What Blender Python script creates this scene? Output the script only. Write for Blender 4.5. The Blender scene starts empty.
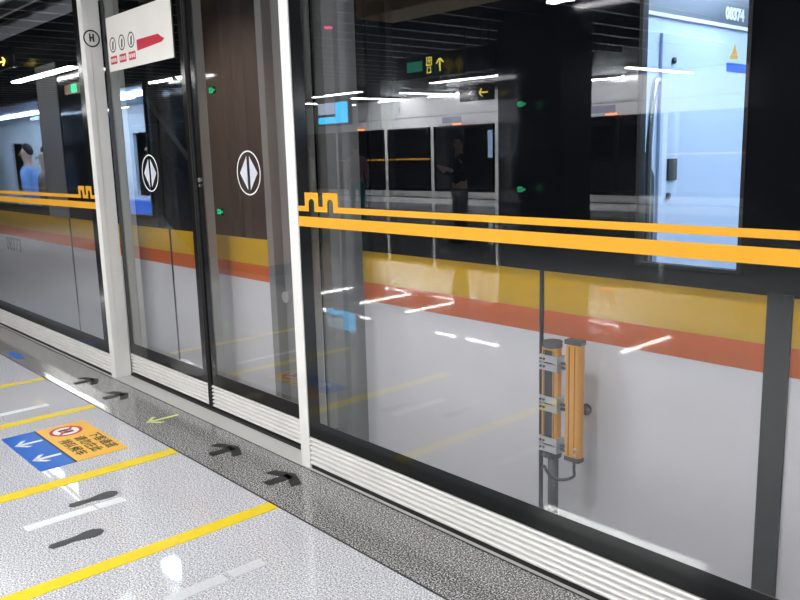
import bpy, bmesh, math, random
from mathutils import Vector, Matrix
random.seed(4)
SC = bpy.context.scene
COL = SC.collection
PI = math.pi

# ------------------------------------------------------------------ camera
yaw, pitch, roll, FPX = 0.84502708, 0.18039265, -0.02765458, 800.85759
cam_d = bpy.data.cameras.new('camera')
cam_d.sensor_fit = 'HORIZONTAL'; cam_d.sensor_width = 36.0
cam_d.lens = FPX * 36.0 / 800.0
cam_d.clip_start = 0.05; cam_d.clip_end = 200
cam = bpy.data.objects.new('camera', cam_d); COL.objects.link(cam)
fw = Vector((-math.sin(yaw) * math.cos(pitch), math.cos(yaw) * math.cos(pitch), -math.sin(pitch)))
rt = Vector((math.cos(yaw), math.sin(yaw), 0)); up = rt.cross(fw)
r2 = math.cos(roll) * rt + math.sin(roll) * up
u2 = -math.sin(roll) * rt + math.cos(roll) * up
m = Matrix((r2, u2, -fw)).transposed().to_4x4(); m.translation = Vector((0, 0, 1.5))
cam.matrix_world = m
SC.camera = cam

# ------------------------------------------------------------------ world, exposure
w = bpy.data.worlds.new('world'); SC.world = w; w.use_nodes = True
w.node_tree.nodes['Background'].inputs[0].default_value = (0.55, 0.6, 0.7, 1)
w.node_tree.nodes['Background'].inputs[1].default_value = 0.25
SC.view_settings.view_transform = 'Standard'; SC.view_settings.look = 'None'
SC.view_settings.gamma = 1.0; SC.view_settings.use_curve_mapping = False
SC.view_settings.exposure = 0.8
SC.cycles.use_denoising = True
SC.cycles.max_bounces = 10; SC.cycles.glossy_bounces = 6
SC.cycles.transmission_bounces = 6; SC.cycles.transparent_max_bounces = 24
SC.cycles.caustics_reflective = False; SC.cycles.caustics_refractive = False
SC.cycles.sample_clamp_indirect = 12.0

TUBE = 30.0          # luminance of the station tubes
TRAIN = 20.0          # luminance of the train interior strips

# ------------------------------------------------------------------ materials
def srgb(r, g, b):
    f = lambda c: (c / 255 / 12.92) if c <= 10 else ((c / 255 + 0.055) / 1.055) ** 2.4
    return (f(r), f(g), f(b), 1)
MC = {}
def mat(name, col, rough=0.5, metal=0.0, ior=1.45, bump=None, var=None):
    if name in MC: return MC[name]
    M = bpy.data.materials.new(name); M.use_nodes = True
    nt = M.node_tree; b = nt.nodes['Principled BSDF']
    b.inputs['Base Color'].default_value = col; b.inputs['Roughness'].default_value = rough
    b.inputs['Metallic'].default_value = metal; b.inputs['IOR'].default_value = ior
    tc = nt.nodes.new('ShaderNodeTexCoord')
    n = nt.nodes.new('ShaderNodeTexNoise'); n.inputs['Scale'].default_value = (var or (6, 0))[0]
    n.inputs['Detail'].default_value = 3
    nt.links.new(tc.outputs['Object'], n.inputs['Vector'])
    v = (var or (6, 0.06))[1]
    mr = nt.nodes.new('ShaderNodeMapRange'); mr.inputs['To Min'].default_value = 1 - v; mr.inputs['To Max'].default_value = 1 + v
    nt.links.new(n.outputs['Fac'], mr.inputs['Value'])
    mx = nt.nodes.new('ShaderNodeVectorMath'); mx.operation = 'SCALE'
    mx.inputs[0].default_value = col[:3]
    nt.links.new(mr.outputs[0], mx.inputs['Scale']); nt.links.new(mx.outputs[0], b.inputs['Base Color'])
    MC[name] = M; return M
def emis(name, col, s):
    if name in MC: return MC[name]
    M = bpy.data.materials.new(name); M.use_nodes = True
    b = M.node_tree.nodes['Principled BSDF']
    b.inputs['Base Color'].default_value = (0.02, 0.02, 0.02, 1)
    b.inputs['Emission Color'].default_value = col; b.inputs['Emission Strength'].default_value = s
    MC[name] = M; return M
def glassmat(name, tint, k, rough=0.0, ior=1.52):
    M = bpy.data.materials.new(name); M.use_nodes = True; nt = M.node_tree; nt.nodes.clear()
    o = nt.nodes.new('ShaderNodeOutputMaterial'); mx = nt.nodes.new('ShaderNodeMixShader')
    t = nt.nodes.new('ShaderNodeBsdfTransparent'); t.inputs[0].default_value = tint
    g = nt.nodes.new('ShaderNodeBsdfGlossy'); g.inputs['Roughness'].default_value = rough
    g.inputs[0].default_value = (0.95, 1, 0.98, 1)
    f = nt.nodes.new('ShaderNodeFresnel'); f.inputs[0].default_value = ior
    ge = nt.nodes.new('ShaderNodeNewGeometry')
    inv = nt.nodes.new('ShaderNodeMath'); inv.operation = 'SUBTRACT'; inv.inputs[0].default_value = 1
    nt.links.new(ge.outputs['Backfacing'], inv.inputs[1])
    a = nt.nodes.new('ShaderNodeMath'); a.operation = 'MULTIPLY'; a.inputs[1].default_value = k
    nt.links.new(f.outputs[0], a.inputs[0])
    c = nt.nodes.new('ShaderNodeMath'); c.operation = 'MULTIPLY'; c.use_clamp = True
    nt.links.new(a.outputs[0], c.inputs[0]); nt.links.new(inv.outputs[0], c.inputs[1])
    nt.links.new(c.outputs[0], mx.inputs[0]); nt.links.new(t.outputs[0], mx.inputs[1]); nt.links.new(g.outputs[0], mx.inputs[2])
    nt.links.new(mx.outputs[0], o.inputs[0]); MC[name] = M; return M
def granite(name, stops, rough, scale, ior=1.5, patch=0.08, joint=None):
    M = bpy.data.materials.new(name); M.use_nodes = True; nt = M.node_tree; b = nt.nodes['Principled BSDF']
    tc = nt.nodes.new('ShaderNodeTexCoord')
    n = nt.nodes.new('ShaderNodeTexNoise'); n.inputs['Scale'].default_value = scale; n.inputs['Detail'].default_value = 4
    n.inputs['Roughness'].default_value = 0.75
    nt.links.new(tc.outputs['Object'], n.inputs['Vector'])
    cr = nt.nodes.new('ShaderNodeValToRGB'); e = cr.color_ramp.elements
    e[0].position, e[0].color = stops[0]; e[1].position, e[1].color = stops[-1]
    for p, c in stops[1:-1]:
        k = e.new(p); k.color = c
    nt.links.new(n.outputs['Fac'], cr.inputs[0])
    n2 = nt.nodes.new('ShaderNodeTexNoise'); n2.inputs['Scale'].default_value = 3; n2.inputs['Detail'].default_value = 5
    nt.links.new(tc.outputs['Object'], n2.inputs['Vector'])
    mr = nt.nodes.new('ShaderNodeMapRange'); mr.inputs['To Min'].default_value = 1 - patch; mr.inputs['To Max'].default_value = 1 + patch
    nt.links.new(n2.outputs['Fac'], mr.inputs['Value'])
    sc = nt.nodes.new('ShaderNodeVectorMath'); sc.operation = 'SCALE'
    nt.links.new(cr.outputs[0], sc.inputs[0]); nt.links.new(mr.outputs[0], sc.inputs['Scale'])
    nt.links.new(sc.outputs[0], b.inputs['Base Color'])
    b.inputs['Roughness'].default_value = rough; b.inputs['IOR'].default_value = ior
    MC[name] = M; return M
def g(v, t=0.0): return (v, v, v + t, 1)

M_light = granite('light_granite', [(0.38, (.14,.14,.16,1)), (0.46, (.42,.43,.47,1)), (0.53, (.67,.68,.74,1)), (0.60, (.97,.98,1,1))], 0.025, 150, 1.55)
M_dark = granite('dark_granite', [(0.38, g(.012)), (0.46, g(.07)), (0.53, g(.28)), (0.61, g(.9))], 0.11, 150, 1.6)
M_white = mat('white_powder_coat', srgb(238, 238, 236), 0.35)
M_kick = mat('satin_aluminium', (.82, .81, .80, 1), 0.38, 0.15)
M_sill = mat('steel_sill', (.52, .515, .505, 1), 0.32, 0.0)
M_groove = mat('groove_shadow_gap_rubber', (.16, .16, .16, 1), 0.6)
M_black = mat('black_ceramic_frit', (.006, .007, .008, 1), 0.12)
M_rubber = mat('black_rubber', (.012, .012, .012, 1), 0.6)
M_profile = mat('grey_profile', (.36, .37, .35, 1), 0.4, 0.2)
M_dprofile = mat('dark_profile', (.05, .055, .055, 1), 0.4)
M_glass = glassmat('screen_glass', (0.93, 0.93, 0.94, 1), 2.1)
M_tglass = glassmat('train_window_glass', (0.82, 0.90, 0.97, 1), 1.8)
M_stripe = mat('amber_film', srgb(238, 172, 40), 0.4)
M_film = mat('white_film', srgb(240, 238, 232), 0.45)
M_bwhite = mat('blue_white_film', srgb(205, 210, 222), 0.45)
M_yel = mat('yellow_floor_tape', srgb(240, 212, 40), 0.35, var=(40, .1))
M_blue = mat('blue_floor_vinyl', srgb(40, 105, 200), 0.35)
M_amb = mat('amber_floor_vinyl', srgb(240, 188, 70), 0.35)
M_red = mat('red_print', srgb(200, 30, 60), 0.4)
M_ink = mat('black_print', (.02, .02, .02, 1), 0.5)
M_body = mat('train_white_paint', (.68, .68, .70, 1), 0.22, ior=1.55)
M_torange = mat('train_orange_paint', (.60, .115, .004, 1), 0.22, ior=1.3)
M_tyellow = mat('train_yellow_paint', (.58, .35, 0, 1), 0.22, ior=1.3)
M_tband = mat('train_dark_glazing', (.004, .005, .007, 1), 0.04, ior=1.3)
M_bellow = mat('grey_bellows', (.17, .18, .18, 1), 0.35, ior=1.6)
M_inner = mat('cab_wall_laminate', (.62, .72, .88, 1), 0.25)
M_inner2 = mat('saloon_lining', (.55, .58, .62, 1), 0.4)
M_steel = mat('brushed_steel', (.62, .62, .62, 1), 0.25, 0.9)
M_dgrey = mat('dark_grey_plastic', (.045, .05, .055, 1), 0.45)
M_bronze = mat('bronze_cladding', (.66, .45, .36, 1), 0.5)
M_char = mat('charcoal_cladding', (.035, .037, .04, 1), 0.35)
M_ceil = mat('black_open_ceiling', (.018, .019, .021, 1), 0.8)
M_wall = mat('dark_wall', (.06, .062, .065, 1), 0.6)
M_panel = mat('header_panel_grey', (.84, .84, .88, 1), 0.4)
M_amberp = mat('amber_ceiling_panel', (.40, .24, .06, 1), 0.45)
M_gold = mat('anodised_orange', srgb(226, 160, 50), 0.35, 0.2)
M_lens = mat('dark_lens', (.012, .012, .014, 1), 0.08)
M_clamp = mat('clamp_silver', (.55, .55, .56, 1), 0.3, 0.6)
M_pole = mat('pole_dark_steel', (.07, .08, .085, 1), 0.4, 0.4)
M_pit = mat('trackbed_concrete', (.10, .10, .10, 1), 0.8)
E_tube = emis('tube_light', (1, 0.99, 0.97, 1), TUBE)
E_wash = emis('washer_light', (1, .99, 1, 1), 480)
E_train = emis('saloon_light', (0.80, 0.90, 1, 1), TRAIN)
E_green = emis('green_sign_glow', (0.05, 0.9, 0.35, 1), 2.2)
E_yel = emis('yellow_sign_glow', (1, 0.75, 0.1, 1), 4.0)
E_red = emis('orange_indicator_glow', (1, 0.25, 0.06, 1), 8.0)
E_blue = emis('screen_blue', (0.02, 0.5, 1, 1), 4.0)
E_pale = emis('screen_pale', (0.55, 0.65, 0.85, 1), 1.8)
E_post = emis('lightbox_face', (0.45, 0.6, 0.9, 1), 2.5)

# ------------------------------------------------------------------ helpers
def finish(name, bm, material, parent=None, smooth=False, bevel=0):
    me = bpy.data.meshes.new(name)
    bmesh.ops.remove_doubles(bm, verts=bm.verts, dist=1e-6)
    bmesh.ops.recalc_face_normals(bm, faces=bm.faces)
    bm.to_mesh(me); bm.free(); me.materials.append(material)
    for p in me.polygons: p.use_smooth = smooth
    o = bpy.data.objects.new(name, me); COL.objects.link(o)
    if bevel:
        b = o.modifiers.new('bevel', 'BEVEL'); b.width = bevel; b.segments = 2; b.limit_method = 'ANGLE'
    if parent:
        o.parent = parent
        o.matrix_parent_inverse = Matrix.Translation(-parent.location) if parent.parent is None and parent.type == 'EMPTY' else Matrix()
    return o
def bx(bm, x0, x1, y0, y1, z0, z1):
    vs = [bm.verts.new((x, y, z)) for x in (x0, x1) for y in (y0, y1) for z in (z0, z1)]
    for f in ((0, 1, 3, 2), (4, 6, 7, 5), (0, 4, 5, 1), (2, 3, 7, 6), (0, 2, 6, 4), (1, 5, 7, 3)):
        bm.faces.new([vs[i] for i in f])
def box(name, x0, x1, y0, y1, z0, z1, material, parent=None, bevel=0):
    bm = bmesh.new(); bx(bm, x0, x1, y0, y1, z0, z1)
    return finish(name, bm, material, parent, bevel=bevel)
SPLIT = {'rear_profile', 'link_bar', 'side_post', 'route_map', 'end_cap', 'housing_groove'}
def boxes(name, L, material, parent=None, bevel=0):
    if name in SPLIT:
        for b in L: o = box(name, *b, material, parent, bevel)
        return o
    bm = bmesh.new()
    for b in L: bx(bm, *b)
    me = bpy.data.meshes.new(name)
    bmesh.ops.recalc_face_normals(bm, faces=bm.faces)
    bm.to_mesh(me); bm.free(); me.materials.append(material)
    o = bpy.data.objects.new(name, me); COL.objects.link(o)
    if bevel:
        b = o.modifiers.new('bevel', 'BEVEL'); b.width = bevel; b.segments = 2
    if parent:
        o.parent = parent
        o.matrix_parent_inverse = Matrix.Translation(-parent.location) if parent.parent is None and parent.type == 'EMPTY' else Matrix()
    return o
def prism_into(bm, pts, frame, depth):
    """extrude a 2D outline; frame = (origin, U, V, N)"""
    o, U, V, N = frame
    a = [bm.verts.new(o + U * x + V * y) for x, y in pts]
    b = [bm.verts.new(o + U * x + V * y + N * depth) for x, y in pts]
    n = len(pts)
    bm.faces.new(a); bm.faces.new(b[::-1])
    for i in range(n): bm.faces.new((a[i], a[(i + 1) % n], b[(i + 1) % n], b[i]))
def prism(name, outlines, frame, depth, material, parent=None):
    bm = bmesh.new()
    for p in outlines: prism_into(bm, p, frame, depth)
    bmesh.ops.triangulate(bm, faces=[f for f in bm.faces if len(f.verts) > 4])
    return finish(name, bm, material, parent)
def ring(bm, c, ro, ri, frame, depth, seg=40, sx=1):
    o, U, V, N = frame
    L = []
    for k in range(seg):
        a = 2 * PI * k / seg
        d = U * math.cos(a) * sx + V * math.sin(a); p = o + U * c[0] + V * c[1]
        L.append([bm.verts.new(p + d * ro), bm.verts.new(p + d * ri), bm.verts.new(p + d * ri + N * depth), bm.verts.new(p + d * ro + N * depth)])
    for k in range(seg):
        A, B = L[k], L[(k + 1) % seg]
        for i in range(4): bm.faces.new((A[i], B[i], B[(i + 1) % 4], A[(i + 1) % 4]))
def tube_into(bm, pts, r, seg=10, radii=None):
    pts = [Vector(p) for p in pts]; prev = None; nrm = None
    rings = []
    for i, p in enumerate(pts):
        t = (pts[min(i + 1, len(pts) - 1)] - pts[max(i - 1, 0)]).normalized()
        if nrm is None:
            nrm = t.orthogonal().normalized()
        nrm = (nrm - t * nrm.dot(t)).normalized(); bn = t.cross(nrm)
        rr = radii[i] if radii else r
        rings.append([bm.verts.new(p + (nrm * math.cos(2 * PI * k / seg) + bn * math.sin(2 * PI * k / seg)) * rr) for k in range(seg)])
    for a, b in zip(rings, rings[1:]):
        for k in range(seg): bm.faces.new((a[k], a[(k + 1) % seg], b[(k + 1) % seg], b[k]))
    bm.faces.new(rings[0][::-1]); bm.faces.new(rings[-1])
def tube(name, pts, r, material, parent=None, seg=10, radii=None):
    bm = bmesh.new(); tube_into(bm, pts, r, seg, radii)
    return finish(name, bm, material, parent, smooth=True)
def smoothpts(P, n=8):
    P = [Vector(p) for p in P]; out = []
    for i in range(len(P) - 1):
        p0 = P[max(i - 1, 0)]; p1 = P[i]; p2 = P[i + 1]; p3 = P[min(i + 2, len(P) - 1)]
        for k in range(n):
            t = k / n
            out.append(0.5 * ((2 * p1) + (p2 - p0) * t + (2 * p0 - 5 * p1 + 4 * p2 - p3) * t * t + (3 * p1 - p0 - 3 * p2 + p3) * t ** 3))
    out.append(P[-1]); return out
def tag(o, label, cat, group=None):
    o['label'] = label; o['category'] = cat
    if group: o['group'] = group
    return o
def thing(name, label, cat, loc=(0, 0, 0), group=None):
    o = bpy.data.objects.new(name, None); COL.objects.link(o); o.location = loc; o.empty_display_size = 0.1
    return tag(o, label, cat, group)
def st(o): o['kind'] = 'structure'; return o
def sub(child, parent):
    child.parent = parent; child.matrix_parent_inverse = Matrix(); return child
def text(name, s, size, frame, depth, material, parent=None, align='CENTER', bold=0.0, sx=1.0):
    cu = bpy.data.curves.new(name, 'FONT'); cu.body = s; cu.size = size; cu.align_x = align; cu.align_y = 'CENTER'
    cu.extrude = depth / 2; cu.offset = bold; cu.resolution_u = 3
    t = bpy.data.objects.new('tmp', cu); COL.objects.link(t)
    dg = bpy.context.evaluated_depsgraph_get(); dg.update()
    me = bpy.data.meshes.new_from_object(t.evaluated_get(dg))
    bpy.data.objects.remove(t); bpy.data.curves.remove(cu)
    o_, U, V, N = frame
    T = Matrix((U * sx, V, U.cross(V))).transposed().to_4x4(); T.translation = o_ + N * depth / 2
    me.transform(T); me.materials.clear(); me.materials.append(material)
    o = bpy.data.objects.new(name, me); COL.objects.link(o)
    if parent:
        o.parent = parent
        o.matrix_parent_inverse = Matrix.Translation(-parent.location) if parent.parent is None and parent.type == 'EMPTY' else Matrix()
    return o
X, Y, Z = Vector((1, 0, 0)), Vector((0, 1, 0)), Vector((0, 0, 1))
def fr(x, y, z, face='-Y'):
    """2D frame for a surface seen from the named side"""
    o = Vector((x, y, z))
    if face == '-Y': return (o, X, Z, -Y)
    if face == '+Y': return (o, -X, Z, Y)
    if face == '+X': return (o, Y, Z, X)
    return (o, X, Y, Z)     # floor, read by someone facing +Y

YF, YS, YT = 2.12, 2.24, 2.40      # fixed screen face, sliding door face, train side
# ------------------------------------------------------------------ floor and shell
st(box('floor', -45, 14, -14.60, 1.765, -0.12, 0, M_light))
st(box('trim_1', -45, 14, 1.765, 2.105, -0.12, 0, M_dark))
st(box('trim_2', -45, 14, -14.94, -14.60, -0.12, 0, M_dark))
st(box('trim_3', -45, 14, 1.757, 1.765, -0.10, 0.0008, M_rubber))
st(box('trim_4', -45, 14, 2.105, 2.335, -0.12, 0.0, M_sill))
st(box('trim_5', -45, 14, 2.098, 2.105, -0.10, 0.001, M_rubber))
st(box('ground', -45, 14, 2.335, 7.5, -1.5, -1.3, M_pit))
st(box('wall_platform_edge', -45, 14, 2.26, 2.335, -1.3, -0.12, M_pit))
st(box('ceiling', -45, 14, -21.5, 7.5, 4.35, 4.5, M_ceil))
st(box('wall_tunnel', -45, 14, 6.6, 6.8, -1.3, 4.35, M_wall))
st(box('wall_far', -45, 14, -21.5, -21.3, -1.3, 4.35, M_wall))
st(box('wall_left', -45.2, -45, -21.5, 7.5, -1.5, 4.35, M_wall))
st(box('wall_right', 14, 14.2, -21.5, 7.5, -1.5, 4.35, M_wall))
# ceiling baffles (suspended dark rafters, seen mirrored in the glass)
bm = bmesh.new()
for k in range(60):
    x = -40 + k * 0.85
    bx(bm, x, x + 0.10, -14.0, 1.6, 3.85, 4.1)
st(finish('trim_6', bm, M_char))
st(box('trim_7', -45, 14, -15.0, -14.6, 3.40, 4.35, M_char))
# amber ceiling bulkhead
st(box('trim_8', -8.6, -6.65, -3.4, -2.76, 3.27, 3.6, M_amberp))

# ------------------------------------------------------------------ screen door system
def ridged(name, x0, x1, yf, z0, z1, parent, n=6, sgn=1):
    """kick plate with horizontal ridges facing -Y (sgn 1) or +Y (-1)"""
    bm = bmesh.new()
    h = (z1 - z0) / n
    bx(bm, x0, x1, min(yf + sgn * 0.012, yf + sgn * 0.045), max(yf + sgn * 0.012, yf + sgn * 0.045), z0, z1)
    for k in range(n):
        a, b = z0 + k * h + 0.0035, z0 + (k + 1) * h - 0.0035
        prof = [(yf + sgn * 0.014, a), (yf + sgn * 0.003, a + 0.002), (yf, a + 0.006), (yf, b - 0.006), (yf + sgn * 0.003, b - 0.002), (yf + sgn * 0.014, b)]
        L = [[bm.verts.new((x, y, z)) for y, z in prof] for x in (x0, x1)]
        for i in range(5): bm.faces.new((L[0][i], L[0][i + 1], L[1][i + 1], L[1][i]))
        bm.faces.new(L[0]); bm.faces.new(L[1][::-1]); bm.faces.new((L[0][0], L[0][5], L[1][5], L[1][0]))
    return finish(name, bm, M_kick, parent)

def stripe_outline(x0, x1, side):
    # thin upper stripe with a two-arch battlement at one end (side +1: at its left end), as convex pieces
    z0, z1 = 1.2545, 1.279
    e = x0 if side > 0 else x1
    f = lambda d: e + side * d
    far = x1 if side > 0 else x0
    q = lambda a, b, c, d: [(a, c), (b, c), (b, d), (a, d)]
    L = [q(f(.0), f(.084), z0, z1), q(f(.126), f(.224), z0, z1), q(f(.266), far, z0, z1), q(f(.055), f(.084), z1, 1.34), q(f(.126), f(.158), z1, 1.34), q(f(.192), f(.224), z1, 1.34), q(f(.266), f(.30), z1, 1.34)]
    for c in (.105, .245):
        P = [(f(c + .021 * math.cos(PI - PI * k / 8)), 1.291 + .021 * math.sin(PI * k / 8)) for k in range(9)]
        for a, b in zip(P, P[1:]): L.append([a, b, (b[0], 1.34), (a[0], 1.34)])
    return L

def fixed_screen(x0, x1, label, emblem, frit=(0.09, 0.09), top=2.75):
    t = thing('fixed_screen', label, 'glass screen', ((x0 + x1) / 2, YF, 0), 'fixed glass screens beside the platform')
    g_ = box('glass_pane', x0, x1, YF, YF + 0.012, 0.165, top, M_glass, t)
    boxes('black_border', [(x0, x1, YF - 0.0012, YF - 0.0002, 0.165, 0.253), (x0, x0 + frit[0], YF - 0.0012, YF - 0.0002, 0.253, top), (x1 - frit[1], x1, YF - 0.0012, YF - 0.0002, 0.253, top)], M_black, t)
    boxes('rear_profile', [(x0 + 0.02, x0 + 0.065, YF + 0.014, YF + 0.055, 0.165, top), (x1 - 0.065, x1 - 0.02, YF + 0.014, YF + 0.055, 0.165, top), (x0 + 0.02, x1 - 0.02, YF + 0.014, YF + 0.05, 0.165, 0.225)], M_profile, t)
    ridged('kick_plate', x0, x1, YF - 0.004, 0.018, 0.163, t)
    box('base_rail', x0, x1, YF + 0.004, YF + 0.06, 0.0, 0.018, M_rubber, t)
    box('amber_stripe', x0, x1, YF - 0.0025, YF - 0.0013, 1.185, 1.231, M_stripe, t)
    prism('arch_stripe', stripe_outline(x0, x1, emblem), (Vector((0, YF - 0.0013, 0)), X, Z, -Y), 0.0012, M_stripe, t)
    return t
fixed_screen(-9.9, -5.49, 'large fixed glass screen with amber stripes, left of the sliding doors', -1)
fixed_screen(-3.075, 1.6, 'large fixed glass screen with amber stripes, right of the sliding doors', 1)

def post(name, x0, x1, label):
    t = thing(name, label, 'door post', ((x0 + x1) / 2, YF, 0), 'white posts framing the sliding doors')
    box('front_plate', x0, x1, YF - 0.006, YF + 0.035, 0, 2.75, M_white, t, bevel=0.003)
    box('side_return', x0 + 0.004, x1 - 0.004, YF + 0.035, YF + 0.112, 0, 2.75, M_white, t, bevel=0.002)
    return t
p1 = post('door_post', -5.488, -5.418, 'broad white door post at left of the sliding doors, with a round sticker')
p2 = post('door_post', -3.15, -3.077, 'narrow white door post between right sliding door and right fixed screen')
# round sticker on left post (side return, facing +X)
F = fr(-5.4178, 2.165, 2.30, '+X')
bm = bmesh.new(); ring(bm, (0, 0), 0.055, 0.046, F, 0.001)
bx(bm, -5.4178, -5.4168, 2.150, 2.160, 2.28, 2.33); bx(bm, -5.4178, -5.4168, 2.172, 2.182, 2.28, 2.33); bx(bm, -5.4178, -5.4168, 2.150, 2.182, 2.30, 2.31)
finish('round_sticker', bm, M_ink, p1)

def sliding_door(x0, x1, meet, label, symx, top=2.75):
    t = thing('sliding_door', label, 'sliding door', ((x0 + x1) / 2, YS, 0), 'sliding glass platform doors')
    box('glass_pane', x0, x1, YS, YS + 0.010, 0.16, top, M_glass, t)
    fl, frr = (0.06, 0.075) if meet > 0 else (0.075, 0.04)
    boxes('black_border', [(x0, x1, YS - 0.0014, YS - 0.0003, 0.163, 0.24), (x0, x0 + fl, YS - 0.0014, YS - 0.0003, 0.24, top), (x1 - frr, x1, YS - 0.0014, YS - 0.0003, 0.24, top)], M_black, t)
    boxes('rear_profile', [(x0 + fl - 0.035, x0 + fl, YS + 0.012, YS + 0.062, 0.16, top), (x1 - frr, x1 - frr + 0.035, YS + 0.012, YS + 0.062, 0.16, top), (x0 + fl, x1 - frr, YS + 0.012, YS + 0.05, 0.16, 0.215)], M_profile, t)
    ridged('kick_plate', x0 + (0.012 if meet < 0 else 0), x1 - (0.012 if meet > 0 else 0), YS - 0.004, 0.02, 0.161, t)
    # rubber edge where the leaves meet
    xm = x1 if meet > 0 else x0
    box('rubber_edge', min(xm, xm - meet * 0.012), max(xm, xm - meet * 0.012), YS - 0.010, YS + 0.035, 0.02, top, M_rubber, t)
    # round door symbol
    F = fr(symx, YS - 0.0003, 1.423)
    bm = bmesh.new(); ring(bm, (0, 0), 0.116, 0.109, F, 0.001, 48)
    s = finish('round_symbol', bm, M_film, t)
    prism('arrow_symbol', [[(-0.012, 0.088), (-0.085, 0.0), (-0.012, -0.088)], [(0.014, 0.088), (0.014, -0.088), (0.088, 0.0)]], F, 0.001, M_bwhite, t)
    return t
dl = sliding_door(-5.418, -4.278, 1, 'left glass leaf of the sliding doors, under the red and white notice', -4.868)
dr = sliding_door(-4.266, -3.08, -1, 'right glass leaf of the sliding doors, next to the narrow white post', -3.690)
# small lock on right leaf
bm = bmesh.new(); tube_into(bm, [(-4.215, YS - 0.0015, 1.385), (-4.215, YS - 0.012, 1.385)], 0.014, 16)
tube_into(bm, [(-4.215, YS - 0.0015, 1.352), (-4.215, YS - 0.010, 1.352)], 0.009, 12)
finish('lock', bm, M_steel, dr, smooth=False)
box('threshold', -5.418, -3.15, 2.225, 2.30, 0.0, 0.014, M_rubber, None)
o = bpy.data.objects['threshold']; o.name = 'trim_9'; st(o)

# notice on the left leaf
nt_ = thing('notice_board', 'white notice with red labels high on the left sliding door', 'notice', (-4.87, YS - 0.004, 2.08))
box('board', -5.335, -4.42, YS - 0.0045, YS - 0.0016, 2.082, 2.42, M_film, nt_)
F = fr(0, YS - 0.0046, 0)
bm = bmesh.new()
for i, cx in enumerate((-5.255, -5.115, -4.975)):
    ring(bm, (cx, 2.245), 0.048, 0.040, F, 0.0008, 28)
    prism_into(bm, [(cx - 0.012, 2.215), (cx + 0.006, 2.215), (cx + 0.016, 2.272), (cx - 0.004, 2.262)], F, 0.0008)
finish('pictogram', bm, M_ink, nt_)
for cx in (-5.255, -5.115, -4.975):
    r = prism('red_label', [[(cx - .05, 2.125), (cx + .05, 2.125), (cx + .05, 2.175), (cx - .05, 2.175)]], F, 0.0008, M_red, nt_)
    bm = bmesh.new()
    for d in (-.03, 0, .03): prism_into(bm, [(cx + d - .009, 2.138), (cx + d + .009, 2.138), (cx + d + .009, 2.162), (cx + d - .009, 2.162)], (F[0] - Y * 0.0008, X, Z, -Y), 0.0004)
    L = finish('lettering', bm, M_film, None); sub(L, r); L.matrix_parent_inverse = r.matrix_parent_inverse.copy() if False else Matrix()
    L.matrix_parent_inverse = Matrix.Translation(Vector((0, 0, 0)))
prism('red_arrow', [[(-4.895, 2.17), (-4.56, 2.185), (-4.52, 2.20), (-4.56, 2.215), (-4.60, 2.235), (-4.895, 2.235)]], F, 0.0008, M_red, nt_)
# header above the screens
hd = thing('screen_door_header', 'long grey header box above the glass screens', 'header', (-4, YF, 2.76))
box('housing', -12, 3, YF - 0.03, YF + 0.20, 2.76, 3.35, M_panel, hd, bevel=0.004)
box('lower_rail', -12, 3, YF - 0.01, YF + 0.15, 2.751, 2.76, M_dprofile, hd)

# ------------------------------------------------------------------ train
def side_strip(L, x0, x1, z0, z1, holes=()):
    """append boxes to L for a strip with rectangular openings (x0,x1,z0,z1)"""
    xs = sorted(holes)
    cur = x0
    for (a, b, c, d) in xs:
        L.append((cur, a, YT, YT + 0.05, z0, z1))
        if c > z0: L.append((a, b, YT, YT + 0.05, z0, c))
        if d < z1: L.append((a, b, YT, YT + 0.05, d, z1))
        cur = b
    L.append((cur, x1, YT, YT + 0.05, z0, z1))
def window(x0, x1, z0, z1, parent, rim=0.012):
    f = boxes('window_seal', [(x0, x1, YT - 0.002, YT + 0.03, z0, z0 + rim), (x0, x1, YT - 0.002, YT + 0.03, z1 - rim, z1), (x0, x0 + rim, YT - 0.002, YT + 0.03, z0 + rim, z1 - rim), (x1 - rim, x1, YT - 0.002, YT + 0.03, z0 + rim, z1 - rim)], M_rubber, parent)
    p = box('window_pane', x0 + rim, x1 - rim, YT + 0.004, YT + 0.012, z0 + rim, z1 - rim, M_tglass)
    sub(p, f)
    return f
ZB0, ZO0, ZY0, ZK0, ZTOP = -0.95, 0.81, 0.90, 1.05, 2.62
def car(x0, x1, label, wins, loc):
    t = thing('subway_car', label, 'train car', loc, 'cars of the train at the platform')
    box('lower_body', x0, x1, YT, YT + 0.05, ZB0, ZO0, M_body, t)
    box('orange_band', x0, x1, YT, YT + 0.05, ZO0, ZY0, M_torange, t)
    box('yellow_band', x0, x1, YT, YT + 0.05, ZY0, ZK0, M_tyellow, t)
    L = []; side_strip(L, x0, x1, ZK0, ZTOP, wins)
    boxes('dark_glazing_band', L, M_tband, t)
    boxes('roof', [(x0, x1, YT, 5.1, ZTOP, ZTOP + 0.1), (x0, x1, YT + 0.3, 4.8, ZTOP + 0.1, ZTOP + 0.3)], M_inner2, t)
    box('saloon_floor', x0, x1, YT + 0.05, 5.05, -0.10, 0.0, M_dgrey, t)
    L = []; 
    boxes('far_side', [(x0, x1, 5.05, 5.1, ZB0, 1.0), (x0, x1, 5.05, 5.1, 1.9, ZTOP)] + [(x, x + 1.25, 5.05, 5.1, 1.0, 1.9) for x in [x0 + k * 1.9 for k in range(int((x1 - x0) / 1.9) + 1)] if x + 1.25 < x1], M_inner2, t)
    box('saloon_ceiling', x0, x1, YT + 0.06, 5.05, 2.30, 2.36, M_inner2, t)
    for wn in wins: window(*wn, t)
    return t
carA = car(-26.0, -3.80, 'train car seen through the left screen and sliding doors, with bright saloon windows', [(-9.4, -7.28, 1.12, 2.05), (-5.72, -5.22, 1.12, 2.02)], (-10, YT, 0))
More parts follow.
